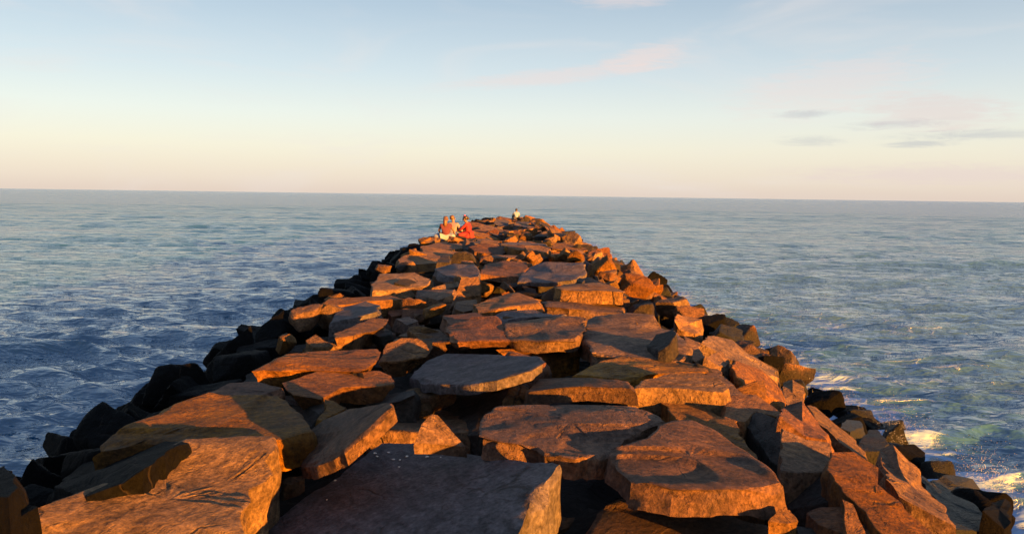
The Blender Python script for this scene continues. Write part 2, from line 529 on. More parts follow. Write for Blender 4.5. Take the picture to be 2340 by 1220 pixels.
def facet_outline(pts, c, seed, sub, jit):
    """roughen a polygon's edges the way broken stone is rough"""
    rs = np.random.default_rng(seed)
    P_ = [np.array(p, float) for p in pts]
    size = np.mean([np.linalg.norm(p - c) for p in P_])
    out = []
    n = len(P_)
    for i in range(n):
        a, b = P_[i], P_[(i + 1) % n]
        L = np.linalg.norm(b - a)
        k = max(2, int(round(L / sub)))
        nx = np.array([b[1] - a[1], -(b[0] - a[0]), 0]) / max(L, 1e-6)
        w1, w2 = rs.normal(0, 1, 2)
        for j in range(k):
            s = j / k
            p = a + (b - a) * s
            amp = jit * min(L, size) * math.sin(math.pi * s)
            q = np.array([[s * L / 0.11 + seed * 3.1 + i * 7.7, 0.3, 0.7]])
            p = p + nx * (amp * (0.4 * w1 + 0.4 * w2 * math.sin(6.28 * s)) + 0.9 * jit * min(L, 0.5) * vnoise(q, seed)[0] * (1 if 0 < j else 0.3))
            out.append(p)
    return np.array(out), size


def slab(name, pts, mat, seed, thick=0.6, flare=0.05, parent=None, sub=None, jit=0.05, relief=1.0, down=(0, 0, -1), bevel=1.0, dist=8.0):
    """a broken rock slab: top outline pts (world space), roughened edges, bedded sides"""
    pts = [np.array(p, float) for p in pts]
    area = sum(pts[i][0] * pts[(i + 1) % len(pts)][1] - pts[(i + 1) % len(pts)][0] * pts[i][1] for i in range(len(pts)))
    if area < 0:
        pts = pts[::-1]
    c = np.mean(pts, 0)
    if sub is None:
        sub = min(max(0.0065 * dist, 0.035), 0.3)
    ring, size = facet_outline(pts, c, seed, sub, jit)
    c = ring.mean(0)
    M = len(ring)
    A = np.array([p - c for p in pts])
    _, _, vt = np.linalg.svd(A - A.mean(0))
    nrm_ = vt[2] * (1 if vt[2][2] > 0 else -1)
    down = np.array(down, float)
    down /= np.linalg.norm(down)
    rows = []
    near = dist < 9
    tops = [0.0, .12, .25, .38, .50, .62, .72, .81, .88, .93, .965, .985, 1.0] if near else [0.0, .3, .55, .75, .9, .97, 1.0]
    rad = ring - c
    b0 = 0.006 * bevel * min(1, size / 0.5)
    for t in tops[1:]:
        q = c + rad * t
        # relief: gentle swell plus bedding steps, faded at nothing
        w = vnoise(q * 1.3 + seed * 5.7, seed) * 0.012 + vnoise(q * 3.4 + seed, seed + 1) * 0.008
        stp = vnoise(q * np.array([1.1, 2.0, 1.0]) + seed * 2.3, seed + 2) * 2.6
        fl = np.floor(stp)
        fr = np.clip((stp - fl - 0.46) / 0.08, 0, 1)
        w = w + (fl + fr) * 0.013
        w = w * relief * min(1, size / 0.6)
        if t < 0.3:
            w = w.mean() + (w - w.mean()) * (t / 0.3)
        edge = 0.0
        if t > 0.97:
            chip = np.clip(vnoise(q * 4.1, seed + 9) - 0.3, 0, 1)
            edge = (t - 0.97) / 0.03 * (b0 * (0.35 + 0.5 * (vnoise(q * 7.0, seed + 3) + 1) / 2) + chip * 0.06 * min(1, size / 0.5))
        q = q + nrm_[None, :] * (w - edge)[:, None]
        rows.append(q)
    top_edge = rows[-1].copy()
    deps = [.02, .05, .10, .16, .24, .34, .48, .65, .82, 1.0] if near else [.06, .2, .45, .75, 1.0]
    out = rad.copy()
    out[:, 2] = 0
    out /= np.maximum(np.linalg.norm(out, axis=1), 1e-6)[:, None]
    bot = c + down * thick
    for d in deps:
        q = top_edge + down * (d * thick) + out * (flare * d)
        dp = top_edge[:, 2].mean() - d * thick
        bed = vnoise(np.stack([q[:, 0] * 0.8, q[:, 1] * 0.8, q[:, 2] * 9.0], 1) + seed, seed + 4) * 0.020
        b5 = vnoise(np.stack([q[:, 0] * 3.2, q[:, 1] * 3.2, q[:, 2] * 1.6], 1) + seed * 1.7, seed + 5) * 3.0
        bf = np.floor(b5)
        blk = (bf + np.clip((b5 - bf - 0.4) / 0.2, 0, 1)) * 0.022
        fin = vnoise(q * 8.0, seed + 6) * 0.010
        k = min(1, d / 0.12) * min(1, size / 0.5)
        q = q + out * ((bed + blk + fin) * k)[:, None]
        rows.append(q)
    V = [rows[0].mean(0)]
    for r_ in rows:
        V.extend(r_)
    V.append(rows[-1].mean(0))
    F = []
    for j in range(M):
        F.append((0, 1 + j, 1 + (j + 1) % M))
    for i in range(len(rows) - 1):
        a0, b0_ = 1 + i * M, 1 + (i + 1) * M
        for j in range(M):
            k = (j + 1) % M
            F.append((a0 + j, b0_ + j, b0_ + k, a0 + k))
    a0 = 1 + (len(rows) - 1) * M
    last = len(V) - 1
    for j in range(M):
        F.append((a0 + j, last, a0 + (j + 1) % M))
    V = np.array(V) - c
    return mesh_obj(name, V, F, mat, parent, tuple(c), sharp=24)


jetty = empty('rock_jetty', (0, 28, 0))
tag(jetty, 'long jetty of piled orange-brown rock slabs running out into the sea', 'jetty')


def rock(pix, dz=0.0, s=0.0, q=0.0, mat='o', thick=0.6, flare=0.05, name='slab', label=None, top=None, jit=0.05, relief=1.0, k=[0], face=0.0, **kw):
    """one stone of the jetty from its outline: set on the cross-section, tilted s towards the sun and q across it"""
    k[0] += 1
    cu = sum(p[0] for p in pix) / len(pix)
    cv = sum(p[1] for p in pix) / len(pix)
    if name == 'slab':                         # stones lie close against one another
        pix = [(cu + (u - cu) * 1.05, cv + (v - cv) * 1.06) for (u, v) in pix]
    c = on_profile(cu, cv, dz)
    g = prof_grad(c.x, c.y)
    if face:                                   # a stone showing us its broken end
        grad_ = Vector((1.1 * face, 0.5 * face, 0))
        kw.setdefault('down', (0, 0.6, -1))
    elif s < 0:                                # leaning away from the sun, higher on the sunny side
        grad_ = Vector((g - 1.35 * s, 0, 0)) + E2 * q
    else:
        grad_ = Vector((g, 0, 0)) - E1 * s + E2 * q
    n = Vector((-grad_.x, -grad_.y, 1)).normalized()
    tc = (c - ORG).length
    ext = max(math.hypot(u - cu, v - cv) for (u, v) in pix) / F0 * tc
    lim = max(1.6 * ext, 0.5)
    pts = []
    for (u, v) in pix:
        d = ray(u, v)
        den = d.dot(n)
        t = (c - ORG).dot(n) / den if den < -1e-3 else 1e6
        pts.append(ORG + d * min(max(t, tc - lim), tc + lim))
    o = slab(name, pts, MATS[mat], k[0] * 13 + 5, thick, flare, None if top else jetty, jit=jit, relief=relief, dist=(c - ORG).length, **kw)
    if o.parent:
        o.location = Vector(o.location) - jetty.location
    if top:
        tag(o, *top)
    elif label:
        o['label'] = label
    return o

# ------------------------------------------------------------------ the stones one can tell apart, near to far
# near crest
rock([(875,1017),(944,1017),(1102,1043),(1250,1064),(1266,1072),(1223,1128),(1200,1151),(1164,1220),(1140,1300),(600,1300),(590,1225),(665,1174),(708,1135),(793,1076)],
     -0.14, -0.23, 0.02, 'g', 0.4, 0.02, label='broad flat purple-grey slab nearest the camera', relief=0.7, jit=0.03)
rock([(690,1052),(697,985),(735,955),(790,931),(880,921),(890,932),(850,968),(810,1002),(785,1024),(712,1058)],
     0.10, -0.55, 0.10, 'r', 0.09, 0.0, label='tilted dark slab with a sunlit orange edge', down=(0.35, -0.15, -1))
rock([(1103,972),(1112,948),(1150,931),(1210,927),(1300,925),(1445,934),(1514,968),(1478,980),(1420,1000),(1405,1020),(1330,1040),(1312,1046),(1245,1030),(1230,1018),(1160,1008),(1103,995)],
     0.13, 0.02, 0.0, 'r', 0.14, -0.02, label='wide brown slab with a sunlit blocky front edge', jit=0.035)
rock([(1416,1070),(1425,1036),(1484,1017),(1507,990),(1537,980),(1589,977),(1642,1003),(1707,1043),(1753,1079),(1780,1105),(1740,1116),(1690,1122),(1610,1124),(1537,1122),(1450,1100)],
     0.12, 0.0, 0.0, 'r', 0.14, 0.02, label='dark brown domed slab with a bright orange front face', jit=0.03, relief=1.6)
rock([(1350,1225),(1378,1170),(1420,1148),(1510,1146),(1610,1163),(1707,1189),(1806,1209),(1850,1310),(1320,1310)],
     -0.18, -0.05, 0.0, 'r', 0.6, 0.0, label='rough brown slab at the lower edge beside the dark hollow', relief=1.5)
rock([(0,1225),(65,1180),(185,1135),(280,1098),(325,1072),(370,1037),(410,1014),(500,1008),(616,1010),(624,1030),(600,1052),(613,1076),(560,1105),(564,1138),(540,1180),(552,1225),(540,1300),(-60,1300),(-70,1255)],
     0.02, 0.11, -0.04, 'o', 0.5, -0.02, label='large layered orange slab with long dark cracks', relief=1.2, jit=0.03)
rock([(140,1118),(150,1090),(190,1062),(260,1032),(335,1004),(420,1008),(372,1036),(325,1070),(280,1095),(200,1125)],
     -0.05, -0.35, -0.10, 'w', 0.6, 0.1)
rock([(243,1018),(258,985),(325,960),(372,943),(402,925),(475,903),(630,903),(662,935),(707,978),(640,998),(560,1002),(470,1000),(330,998)],
     0.05, 0.03, 0.04, 'o', 0.22, -0.02, label='broad orange slab with a rippled sunlit front edge', relief=1.4)
rock([(470,900),(525,876),(585,872),(640,888),(600,901)], 0.05, 0.03, 0.0, 'r', 0.40)
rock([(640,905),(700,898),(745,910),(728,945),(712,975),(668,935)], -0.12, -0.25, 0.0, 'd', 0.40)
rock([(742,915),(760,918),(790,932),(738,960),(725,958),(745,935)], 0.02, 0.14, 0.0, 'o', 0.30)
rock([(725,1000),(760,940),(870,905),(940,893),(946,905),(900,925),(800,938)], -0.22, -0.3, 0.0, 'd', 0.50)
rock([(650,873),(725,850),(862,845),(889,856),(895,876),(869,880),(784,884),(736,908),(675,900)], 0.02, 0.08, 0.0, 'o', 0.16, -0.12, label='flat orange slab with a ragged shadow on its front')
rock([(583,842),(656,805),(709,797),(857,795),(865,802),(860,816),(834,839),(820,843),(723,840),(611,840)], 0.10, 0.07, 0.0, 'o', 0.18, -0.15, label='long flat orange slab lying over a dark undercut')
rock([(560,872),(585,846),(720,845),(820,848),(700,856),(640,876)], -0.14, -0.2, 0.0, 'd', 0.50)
rock([(868,828),(887,786),(918,772),(957,773),(985,780),(987,794),(971,816),(920,826)], 0.03, 0.40, 0.0, 'o', 0.18, -0.15, label='small bright orange slab facing the sun')
rock([(945,861),(964,839),(981,825),(1020,809),(1131,812),(1226,816),(1238,828),(1207,845),(1134,868),(1073,876),(1011,876),(970,865)],
     0.10, -0.18, 0.0, 'g', 0.09, 0.0, label='smooth pale grey slab with a sunlit orange corner', relief=0.5, jit=0.03)
rock([(1010,940),(1040,905),(1100,880),(1190,880),(1208,888),(1170,905),(1150,925),(1105,945),(1090,985),(1030,985)], -0.2, -0.3, 0.0, 'd', 0.50, 0.0)
rock([(1150,915),(1165,885),(1190,876),(1207,884),(1206,898),(1180,905)], 0.0, 0.3, 0.0, 'o', 0.30)
rock([(1213,893),(1235,868),(1300,865),(1425,869),(1437,884),(1300,889),(1216,897)], 0.13, -0.1, 0.0, 'r', 0.12, 0.02)
rock([(1315,856),(1374,828),(1421,816),(1491,819),(1547,822),(1600,835),(1611,856),(1469,862),(1418,866)], 0.06, 0.06, 0.0, 'o', 0.14, -0.05, label='smooth orange slab with a dark shadow across it')
rock([(1455,884),(1470,868),(1540,856),(1600,856),(1640,865),(1660,884),(1648,892),(1540,884),(1500,882)], 0.16, 0.04, 0.0, 'o', 0.22, 0.05, label='sunlit orange block with a fluted front face')
rock([(1338,738),(1365,727),(1435,722),(1491,727),(1508,750),(1538,755),(1560,777),(1563,809),(1552,820),(1421,813),(1357,801),(1346,783)],
     0.12, 0.0, 0.0, 'r', 0.18, 0.0, label='large reddish brown slab with a rough flat top')
rock([(1480,790),(1500,765),(1535,755),(1545,765),(1520,795),(1505,803)], 0.22, -0.5, 0.0, 'd', 0.20)
rock([(1156,741),(1168,733),(1271,727),(1335,733),(1336,752),(1312,772),(1260,776),(1165,767)], 0.20, -0.02, 0.0, 'r', 0.13, -0.03, label='brown square-cornered slab with a bright right-hand end')
rock([(1138,797),(1201,792),(1307,784),(1316,802),(1262,818),(1234,815),(1151,806)], 0.02, 0.35, 0.0, 'o', 0.25, 0.0, label='bright orange block wedged under a brown slab')
rock([(1020,744),(1078,727),(1131,724),(1151,750),(1162,777),(1123,777),(1048,780),(1025,757)], 0.18, 0.01, 0.0, 'r', 0.09, -0.08)
rock([(1015,720),(1085,714),(1102,721),(1075,734),(1028,739)], 0.12, 0.0, 0.0, 'r', 0.14)
rock([(1130,722),(1150,713),(1220,708),(1292,722),(1270,727),(1165,732)], 0.15, -0.08, 0.0, 'g', 0.08)
rock([(1084,694),(1130,680),(1180,668),(1232,690),(1225,698),(1150,707),(1095,713)], 0.15, 0.03, 0.0, 'o', 0.12)
rock([(1045,690),(1085,685),(1090,705),(1060,712),(1040,705)], 0.05, 0.06, 0.0, 'r', 0.25)
rock([(1270,657),(1290,647),(1370,648),(1424,664),(1421,672),(1340,667),(1285,662)], 0.24, 0.02, 0.0, 'o', 0.2, 0.03, label='squared slab with a tall bright orange front')
rock([(1240,692),(1300,684),(1420,698),(1418,712),(1300,709),(1250,704)], 0.05, 0.03, 0.0, 'r', 0.25)
rock([(1190,642),(1209,612),(1248,599),(1329,599),(1337,621),(1312,640),(1250,643)], 0.12, -0.02, 0.0, 'g', 0.08, 0.0, label='wide smooth slab on the middle of the jetty')
rock([(1098,627),(1110,605),(1150,595),(1200,600),(1205,612),(1188,632),(1160,633)], 0.10, -0.02, 0.0, 'r', 0.1)
rock([(996,614),(1040,602),(1080,604),(1094,618),(1092,630),(1050,637),(1028,631)], 0.14, -0.10, 0.0, 'g', 0.12)
rock([(851,652),(870,627),(946,625),(985,641),(971,653),(918,657),(855,664)], 0.06, 0.08, 0.0, 'o', 0.16, label='orange slab with a grooved front at the dark flank')
rock([(1052,642),(1093,632),(1096,676),(1036,682)], 0.02, 0.7, 0.0, 'o', 0.25, label='steep bright orange stone facing the sun')
rock([(990,658),(1046,643),(1052,654),(1020,661)], 0.02, 0.4, 0.0, 'o', 0.22)
rock([(955,662),(1040,659),(1030,673),(1000,683),(965,676)], -0.02, -0.1, 0.0, 'r', 0.25)
rock([(735,692),(765,680),(890,671),(918,680),(862,684),(770,694)], 0.10, 0.07, 0.0, 'o', 0.25)
rock([(757,735),(780,694),(835,686),(865,695),(858,712),(800,728)], 0.05, -0.12, 0.0, 'g', 0.25)
rock([(765,764),(850,727),(885,730),(876,745),(806,768),(768,773)], 0.08, 0.03, 0.0, 'o', 0.22, -0.15)
rock([(1425,700),(1435,678),(1495,690),(1502,722),(1440,722)], -0.08, -0.5, 0.3, 'd', 0.25)  # dark-coloured stone standing in for the shadow of a gap
rock([(900,690),(935,680),(960,690),(945,702)], -0.02, 0.11, 0.0, 'o', 0.15)
rock([(935,705),(965,700),(975,712),(950,722)], -0.05, 0.11, 0.0, 'r', 0.15)
rock([(880,705),(910,700),(925,715),(895,722)], -0.1, 0.0, 0.0, 'r', 0.15)
rock([(905,728),(935,722),(955,735),(930,745)], -0.05, 0.06, 0.0, 'r', 0.15)
rock([(912,765),(950,752),(1010,756),(1015,770),(985,772)], -0.05, 0.06, 0.0, 'r', 0.30)
rock([(700,778),(722,765),(745,780),(780,791),(715,793)], 0.02, 0.3, 0.0, 'o', 0.30)
rock([(1320,640),(1345,635),(1395,652),(1370,655)], 0.18, -0.2, 0.0, 'd', 0.19)
rock([(911,606),(914,590),(945,576),(993,570),(1050,575),(1045,583),(1004,600),(922,606)], 0.08, 0.10, 0.0, 'o', 0.19)
rock([(965,563),(1004,553),(1052,555),(1062,567),(1004,577),(970,572)], 0.06, 0.08, 0.0, 'o', 0.31)
rock([(985,553),(1000,543),(1085,541),(1120,547),(1110,556),(1050,556)], 0.0, 0.02, 0.0, 'o', 0.31, label='flat slab the people are seated on', jit=0.03, relief=0.3)
rock([(1057,568),(1062,556),(1080,553),(1089,562),(1080,572)], 0.12, -0.3, 0.0, 'd', 0.19)
rock([(1000,600),(1010,584),(1026,584),(1027,600)], 0.16, -0.3, 0.0, 'd', 0.19)
rock([(1318,640),(1325,634),(1336,640),(1330,646)], 0.28, -0.2, 0.0, 'd', 0.12)
# sun-facing right flank, crest to water
F_ = dict(name='boulder', thick=0.5)
rock([(1507,912),(1589,926),(1675,959),(1707,1017),(1750,1077),(1704,1043),(1642,1003),(1589,977),(1560,972),(1527,938)], 0.00, 0.05, 0.0, 'o', 0.5, 0.0, 'boulder')
rock([(1455,900),(1490,905),(1530,945),(1560,975),(1520,980),(1480,950)], -0.30, -0.3, 0, 'd', 0.4, name='boulder')
rock([(1541,733),(1547,716),(1566,720),(1605,727),(1610,752),(1588,766),(1552,752)], 0.05, 0.2, 0, 'o', **F_)
rock([(1562,714),(1570,700),(1595,690),(1615,700),(1622,722),(1608,727)], 0.03, -0.1, 0, 'd', **F_)
rock([(1555,691),(1560,676),(1588,677),(1591,690),(1585,699)], 0.08, -0.2, 0, 'd', **F_)
rock([(1508,690),(1519,669),(1549,666),(1550,688),(1512,696)], 0.09, 0.0, 0, 'r', **F_)
rock([(1620,764),(1630,752),(1640,750),(1644,764)], 0.05, -0.2, 0, 'd', name='boulder', thick=0.4)
rock([(1605,779),(1630,764),(1675,773),(1714,809),(1779,838),(1780,864),(1714,835),(1658,813)], 0.04, 0.05, 0, 'o', **F_)
rock([(1671,840),(1676,821),(1738,841),(1771,869),(1790,905),(1784,918),(1761,907),(1706,896),(1694,869)], 0.03, 0.18, 0, 'o', label='bright orange slab sloping down toward the surf', **F_)
rock([(1608,818),(1648,800),(1668,826),(1642,840)], 0.04, 0.15, 0, 'o', **F_)
rock([(1563,770),(1600,785),(1612,815),(1590,830),(1565,815)], 0.00, 0.05, 0, 'o', **F_)
rock([(1600,840),(1640,845),(1665,870),(1700,898),(1655,900),(1630,866)], 0.01, 0.05, 0, 'o', **F_)
rock([(1650,902),(1728,902),(1786,941),(1778,952),(1728,938),(1702,962),(1660,958)], 0.02, 0.08, 0, 'o', **F_)
rock([(1788,877),(1810,868),(1838,885),(1840,922),(1802,930),(1787,915)], 0.04, 0.08, 0, 'o', **F_)
rock([(1781,951),(1794,928),(1833,916),(1869,962),(1889,988),(1889,1005),(1837,995),(1804,967)], 0.04, 0.0, 0, 'r', **F_)
rock([(1842,930),(1863,926),(1912,965),(1961,1002),(1983,1050),(1951,1032),(1906,996),(1870,966)], 0.04, 0.12, 0, 'o', label='long thin orange slab edging the surf', **F_)
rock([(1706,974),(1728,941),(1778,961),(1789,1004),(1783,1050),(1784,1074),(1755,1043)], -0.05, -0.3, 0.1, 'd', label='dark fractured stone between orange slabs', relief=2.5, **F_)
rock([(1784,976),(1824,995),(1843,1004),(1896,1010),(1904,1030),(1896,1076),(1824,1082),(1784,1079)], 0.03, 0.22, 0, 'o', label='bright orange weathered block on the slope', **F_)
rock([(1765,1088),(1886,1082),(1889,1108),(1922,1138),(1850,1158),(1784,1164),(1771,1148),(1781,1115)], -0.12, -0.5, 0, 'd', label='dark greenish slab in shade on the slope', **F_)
rock([(1896,1033),(1951,1032),(2007,1069),(1996,1099),(2020,1122),(2132,1213),(2190,1270),(2070,1270),(1968,1160),(1919,1115),(1889,1082)], 0.03, 0.14, 0, 'o', label='long diagonal orange slab running down to the water', **F_)
rock([(1959,1019),(1988,981),(2004,981),(2032,1013),(2012,1029),(1974,1029)], 0.08, -0.4, 0, 'd', **F_)
rock([(2010,1030),(2037,1017),(2076,1056),(2132,1131),(2165,1181),(2183,1213),(2125,1181),(2050,1141),(2022,1099),(2033,1076)], 0.04, 0.06, 0, 'o', **F_)
rock([(2030,1013),(2018,986),(2043,982),(2079,1025),(2122,1043),(2096,1058)], 0.01, -0.15, 0, 'd', **F_)
rock([(1920,975),(1935,957),(1965,960),(1972,975),(1945,985)], 0.02, -0.2, 0, 'd', **F_)
rock([(2092,1076),(2132,1113),(2214,1148),(2252,1181),(2247,1212),(2181,1212),(2148,1154)], -0.05, -0.25, 0, 'd', **F_)
rock([(1843,1171),(1876,1158),(1925,1158),(1934,1225),(1870,1200)], -0.05, -0.1, 0, 'r', **F_)
rock([(1925,1141),(1948,1152),(1985,1225),(2010,1270),(1940,1270),(1935,1215)], 0.00, 0.2, 0, 'o', **F_)
rock([(1985,1190),(2040,1235),(2060,1290),(2000,1290),(1960,1200)], -0.05, 0.1, 0, 'r', **F_)
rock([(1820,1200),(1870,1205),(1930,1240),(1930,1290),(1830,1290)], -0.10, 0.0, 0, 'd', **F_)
# ------------------------------------------------------------------ loose stones: things of their own
rock([(947,1012),(964,968),(987,946),(1000,948),(1026,977),(1067,1022),(1010,1016)], 0.14, 0.9, 0.0, 'o', 0.07, 0.0, 'wedge_stone',
     top=('small pointed orange stone standing behind the grey slab', 'stone'), jit=0.03)
rock([(645,1100),(660,1090),(690,1088),(697,1094),(668,1108),(650,1110)], -0.45, 0.2, 0.0, 'o', 0.15, 0.0, 'loose_stone',
     top=('little pale stone lit in the dark gap left of the grey slab', 'stone'))
rock([(1755,1190),(1781,1161),(1805,1165),(1824,1190),(1800,1196)], 0.02, 0.3, 0.0, 'o', 0.20, 0.0, 'loose_stone',
     top=('small pale orange stone below the domed brown slab', 'stone'))
rock([(2247,1164),(2275,1146),(2296,1138),(2311,1148),(2311,1190),(2296,1206)], 0.15, -0.1, 0.0, 'w', 0.8, 0.1, 'sea_boulder',
     top=('dark pyramid-shaped boulder standing in the surf', 'boulder'))
rock([(2125,1094),(2151,1087),(2224,1093),(2249,1131),(2197,1127),(2151,1117)], 0.05, 0.1, 0.0, 'd', 0.6, 0.1, 'sea_boulder',
     top=('low wet weed-covered boulder washed by the surf', 'boulder'), relief=3.0)
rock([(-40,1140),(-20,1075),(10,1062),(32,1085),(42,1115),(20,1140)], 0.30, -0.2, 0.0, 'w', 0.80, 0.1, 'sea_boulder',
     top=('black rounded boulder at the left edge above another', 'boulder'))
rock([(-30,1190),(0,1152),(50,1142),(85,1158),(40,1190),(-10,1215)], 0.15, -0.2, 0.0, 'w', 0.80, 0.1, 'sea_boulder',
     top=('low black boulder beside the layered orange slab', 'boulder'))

# ------------------------------------------------------------------ the rest of the crest and flanks, farther out
def random_poly(rs, w, l, nv):
    a0 = rs.random() * 6.28
    out = []
    for i in range(nv):
        a = a0 + 6.283 * (i + rs.uniform(-0.28, 0.28)) / nv
        ca, sa = math.cos(a), math.sin(a)
        e = 1.0 / (abs(ca) ** 3.2 + abs(sa) ** 3.2) ** (1 / 3.2)
        e *= rs.uniform(0.82, 1.08)
        out.append((w / 2 * e * ca, l / 2 * e * sa))
    return out


def free_slab(rs, x, y, w, l, dz, s, q, mat, name, thick, rel=1.0, yaw=0.0):
    z = prof(x, y) + dz
    g = prof_grad(x, y)
    grad_ = Vector((g, 0, 0)) - E1 * s + E2 * q
    cy_, sy_ = math.cos(yaw), math.sin(yaw)
    pts = []
    for (a, b) in random_poly(rs, w, l, int(rs.integers(5, 9))):
        dx_, dy_ = a * cy_ - b * sy_, a * sy_ + b * cy_
        pts.append((x + dx_, y + dy_, z + grad_.x * dx_ + grad_.y * dy_))
    o = slab(name, pts, MATS[mat], int(rs.integers(1, 9999)), thick, rs.uniform(-0.08, 0.1), jetty, jit=0.06, relief=rel, dist=max(y, 9.5))
    o.location = Vector(o.location) - jetty.location
    return o


rs = np.random.default_rng(23)
y = 18.6
while y < 57.5:
    step = 0.95 + 0.016 * (y - 18)
    x = taper(y)[0] - 0.1 + rs.uniform(-0.2, 0.2)
    while x < taper(y)[1] + 0.1:
        w = rs.uniform(0.6, 1.55)
        xc = x + w / 2
        skip = (y < 30.8 and xc < -0.6) or (y < 22 and xc < 1.9)
        if not skip:
            s = rs.choice([-0.10, -0.05, 0.0, 0.05, 0.12, 0.25])
            dz = rs.normal(0.03, 0.10) - (0.12 if y > 47 else 0)
            free_slab(rs, xc, y + rs.uniform(-0.3, 0.3), w * 1.08, step * rs.uniform(0.95, 1.25), dz, s, rs.uniform(-0.08, 0.08),
                      rs.choice(['o', 'o', 'o', 'o', 'r', 'r', 'g', 'd']), 'slab', 0.38, yaw=rs.uniform(-0.3, 0.3))
        x += w
    y += step
# lower layer in the near crest's gaps, mostly coloured dark to paint their shade
y = 3.4
while y < 20:
    x = XL + rs.uniform(-0.3, 0.2)
    while x < XR + 0.2:
        w = rs.uniform(0.8, 1.6)
        free_slab(rs, x + w / 2, y + rs.uniform(-0.2, 0.2), w * 1.05, 1.35, (-0.72 if y < 6.3 else -0.38) + rs.uniform(-0.12, 0.10), rs.uniform(-0.15, 0.1), rs.uniform(-0.1, 0.1),
                  rs.choice(['d', 'd', 'r']), 'slab', 0.4, 1.5, rs.uniform(-0.5, 0.5))
        x += w
    y += 1.25
# the round head of the jetty
for i in range(9):
    a = R(-100 + 200 * i / 8)
    free_slab(rs, 1.5 * math.sin(a) + 0.2, Y_END + 0.4 + 1.2 * math.cos(a), 1.2, 1.2, rs.uniform(-0.25, -0.05), 0.0, 0.0, 'r', 'boulder', 0.6, 1.5)


# broken fragments wedged in the gaps and strewn on the farther crest


def hull_rock(seed):
    """an angular boulder about 1 m across: random break planes cut from a lump, rough skin"""
    r_ = np.random.default_rng(seed)
    bm = bmesh.new()
    bmesh.ops.create_icosphere(bm, subdivisions=5, radius=1.0)
    d = np.array([v.co[:] for v in bm.verts])
    F = [tuple(v.index for v in f.verts) for f in bm.faces]
    bm.free()
    rad = r_.uniform(0.85, 1.15, 3) * np.array([0.56, 0.48, 0.36])
    nn = r_.normal(0, 1, (15, 3))
    nn[:6] = np.array([[1, 0, 0], [-1, 0, 0], [0, 1, 0], [0, -1, 0], [0, 0, 1], [0, 0, -1]]) + r_.normal(0, 0.28, (6, 3))
    nn /= np.linalg.norm(nn, axis=1)[:, None]
    h = np.linalg.norm(nn * rad, axis=1) * np.where(np.arange(15) < 6, r_.uniform(0.72, 0.95, 15), r_.uniform(0.85, 1.12, 15))
    dots = d @ nn.T
    q = np.where(dots > 0.05, h[None, :] / np.maximum(dots, 0.05), 9.0)
    k = 38.0
    rr = -np.log(np.exp(-k * q).sum(1)) / k                      # slightly worn edges
    co = d * rr[:, None]
    st = vnoise(co * 3.2 + seed, seed) * 2.4
    fl = np.floor(st)
    disp = (fl + np.clip((st - fl - .4) / .2, 0, 1)) * 0.014 + vnoise(co * 7.0 + seed, seed + 1) * 0.012 + vnoise(co * 17.0 + seed, seed + 2) * 0.005
    return co + d * disp[:, None], F


protos = []
for i in range(10):
    V, F = hull_rock(300 + 7 * i)
    o = mesh_obj('stone', V, F, MATS['o'], jetty, sharp=24)
    pr = {'o': o}
    for key in ('r', 'd', 'w'):
        me = o.data.copy()
        me.materials.clear()
        me.materials.append(MATS[key])
        pr[key] = me
    protos.append(pr)


def place(key, name, proto, loc, rot, scl):
    o = proto['o'].copy()
    COL.objects.link(o)
    o.name = name
    o.parent = jetty
    if key != 'o':
        o.data = proto[key]
    o.location = Vector(loc) - jetty.location
    o.rotation_euler = rot
    o.scale = scl
    return o


def tumble(name, x, y, sz, keys, dz=(-0.1, 0.15)):
    sc = sz * rs.uniform(0.8, 1.25)
    place(str(rs.choice(keys)), name, protos[int(rs.integers(0, 10))], (x, y, prof(x, y) + rs.uniform(*dz)),
          (rs.normal(0, 0.4), rs.normal(0, 0.4), rs.uniform(0, 6.28)), (sc, sc * rs.uniform(0.7, 1.1), sc * rs.uniform(0.7, 1.15)))


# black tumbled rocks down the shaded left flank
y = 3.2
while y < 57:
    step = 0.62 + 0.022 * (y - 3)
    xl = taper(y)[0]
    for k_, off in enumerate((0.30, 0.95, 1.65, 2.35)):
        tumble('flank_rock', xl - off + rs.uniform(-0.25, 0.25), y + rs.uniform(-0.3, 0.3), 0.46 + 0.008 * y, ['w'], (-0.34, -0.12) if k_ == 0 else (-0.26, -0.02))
    y += step
# broken rocks down the sunlit right flank, beyond the big slabs
y = 13.5
while y < 57:
    step = 0.70 + 0.020 * (y - 13)
    xr = taper(y)[1]
    for k_, off in enumerate((0.35, 1.0, 1.65, 2.3, 2.9)):
        if y < 18.0 and k_ < 3: continue
        tumble('boulder', xr + off + rs.uniform(-0.25, 0.25), y + rs.uniform(-0.3, 0.3), 0.56 + 0.005 * y,
               ['o', 'o', 'o', 'r', 'd'] if k_ < 3 else ['o', 'r', 'd', 'w'], (-0.20, 0.06))
    y += step
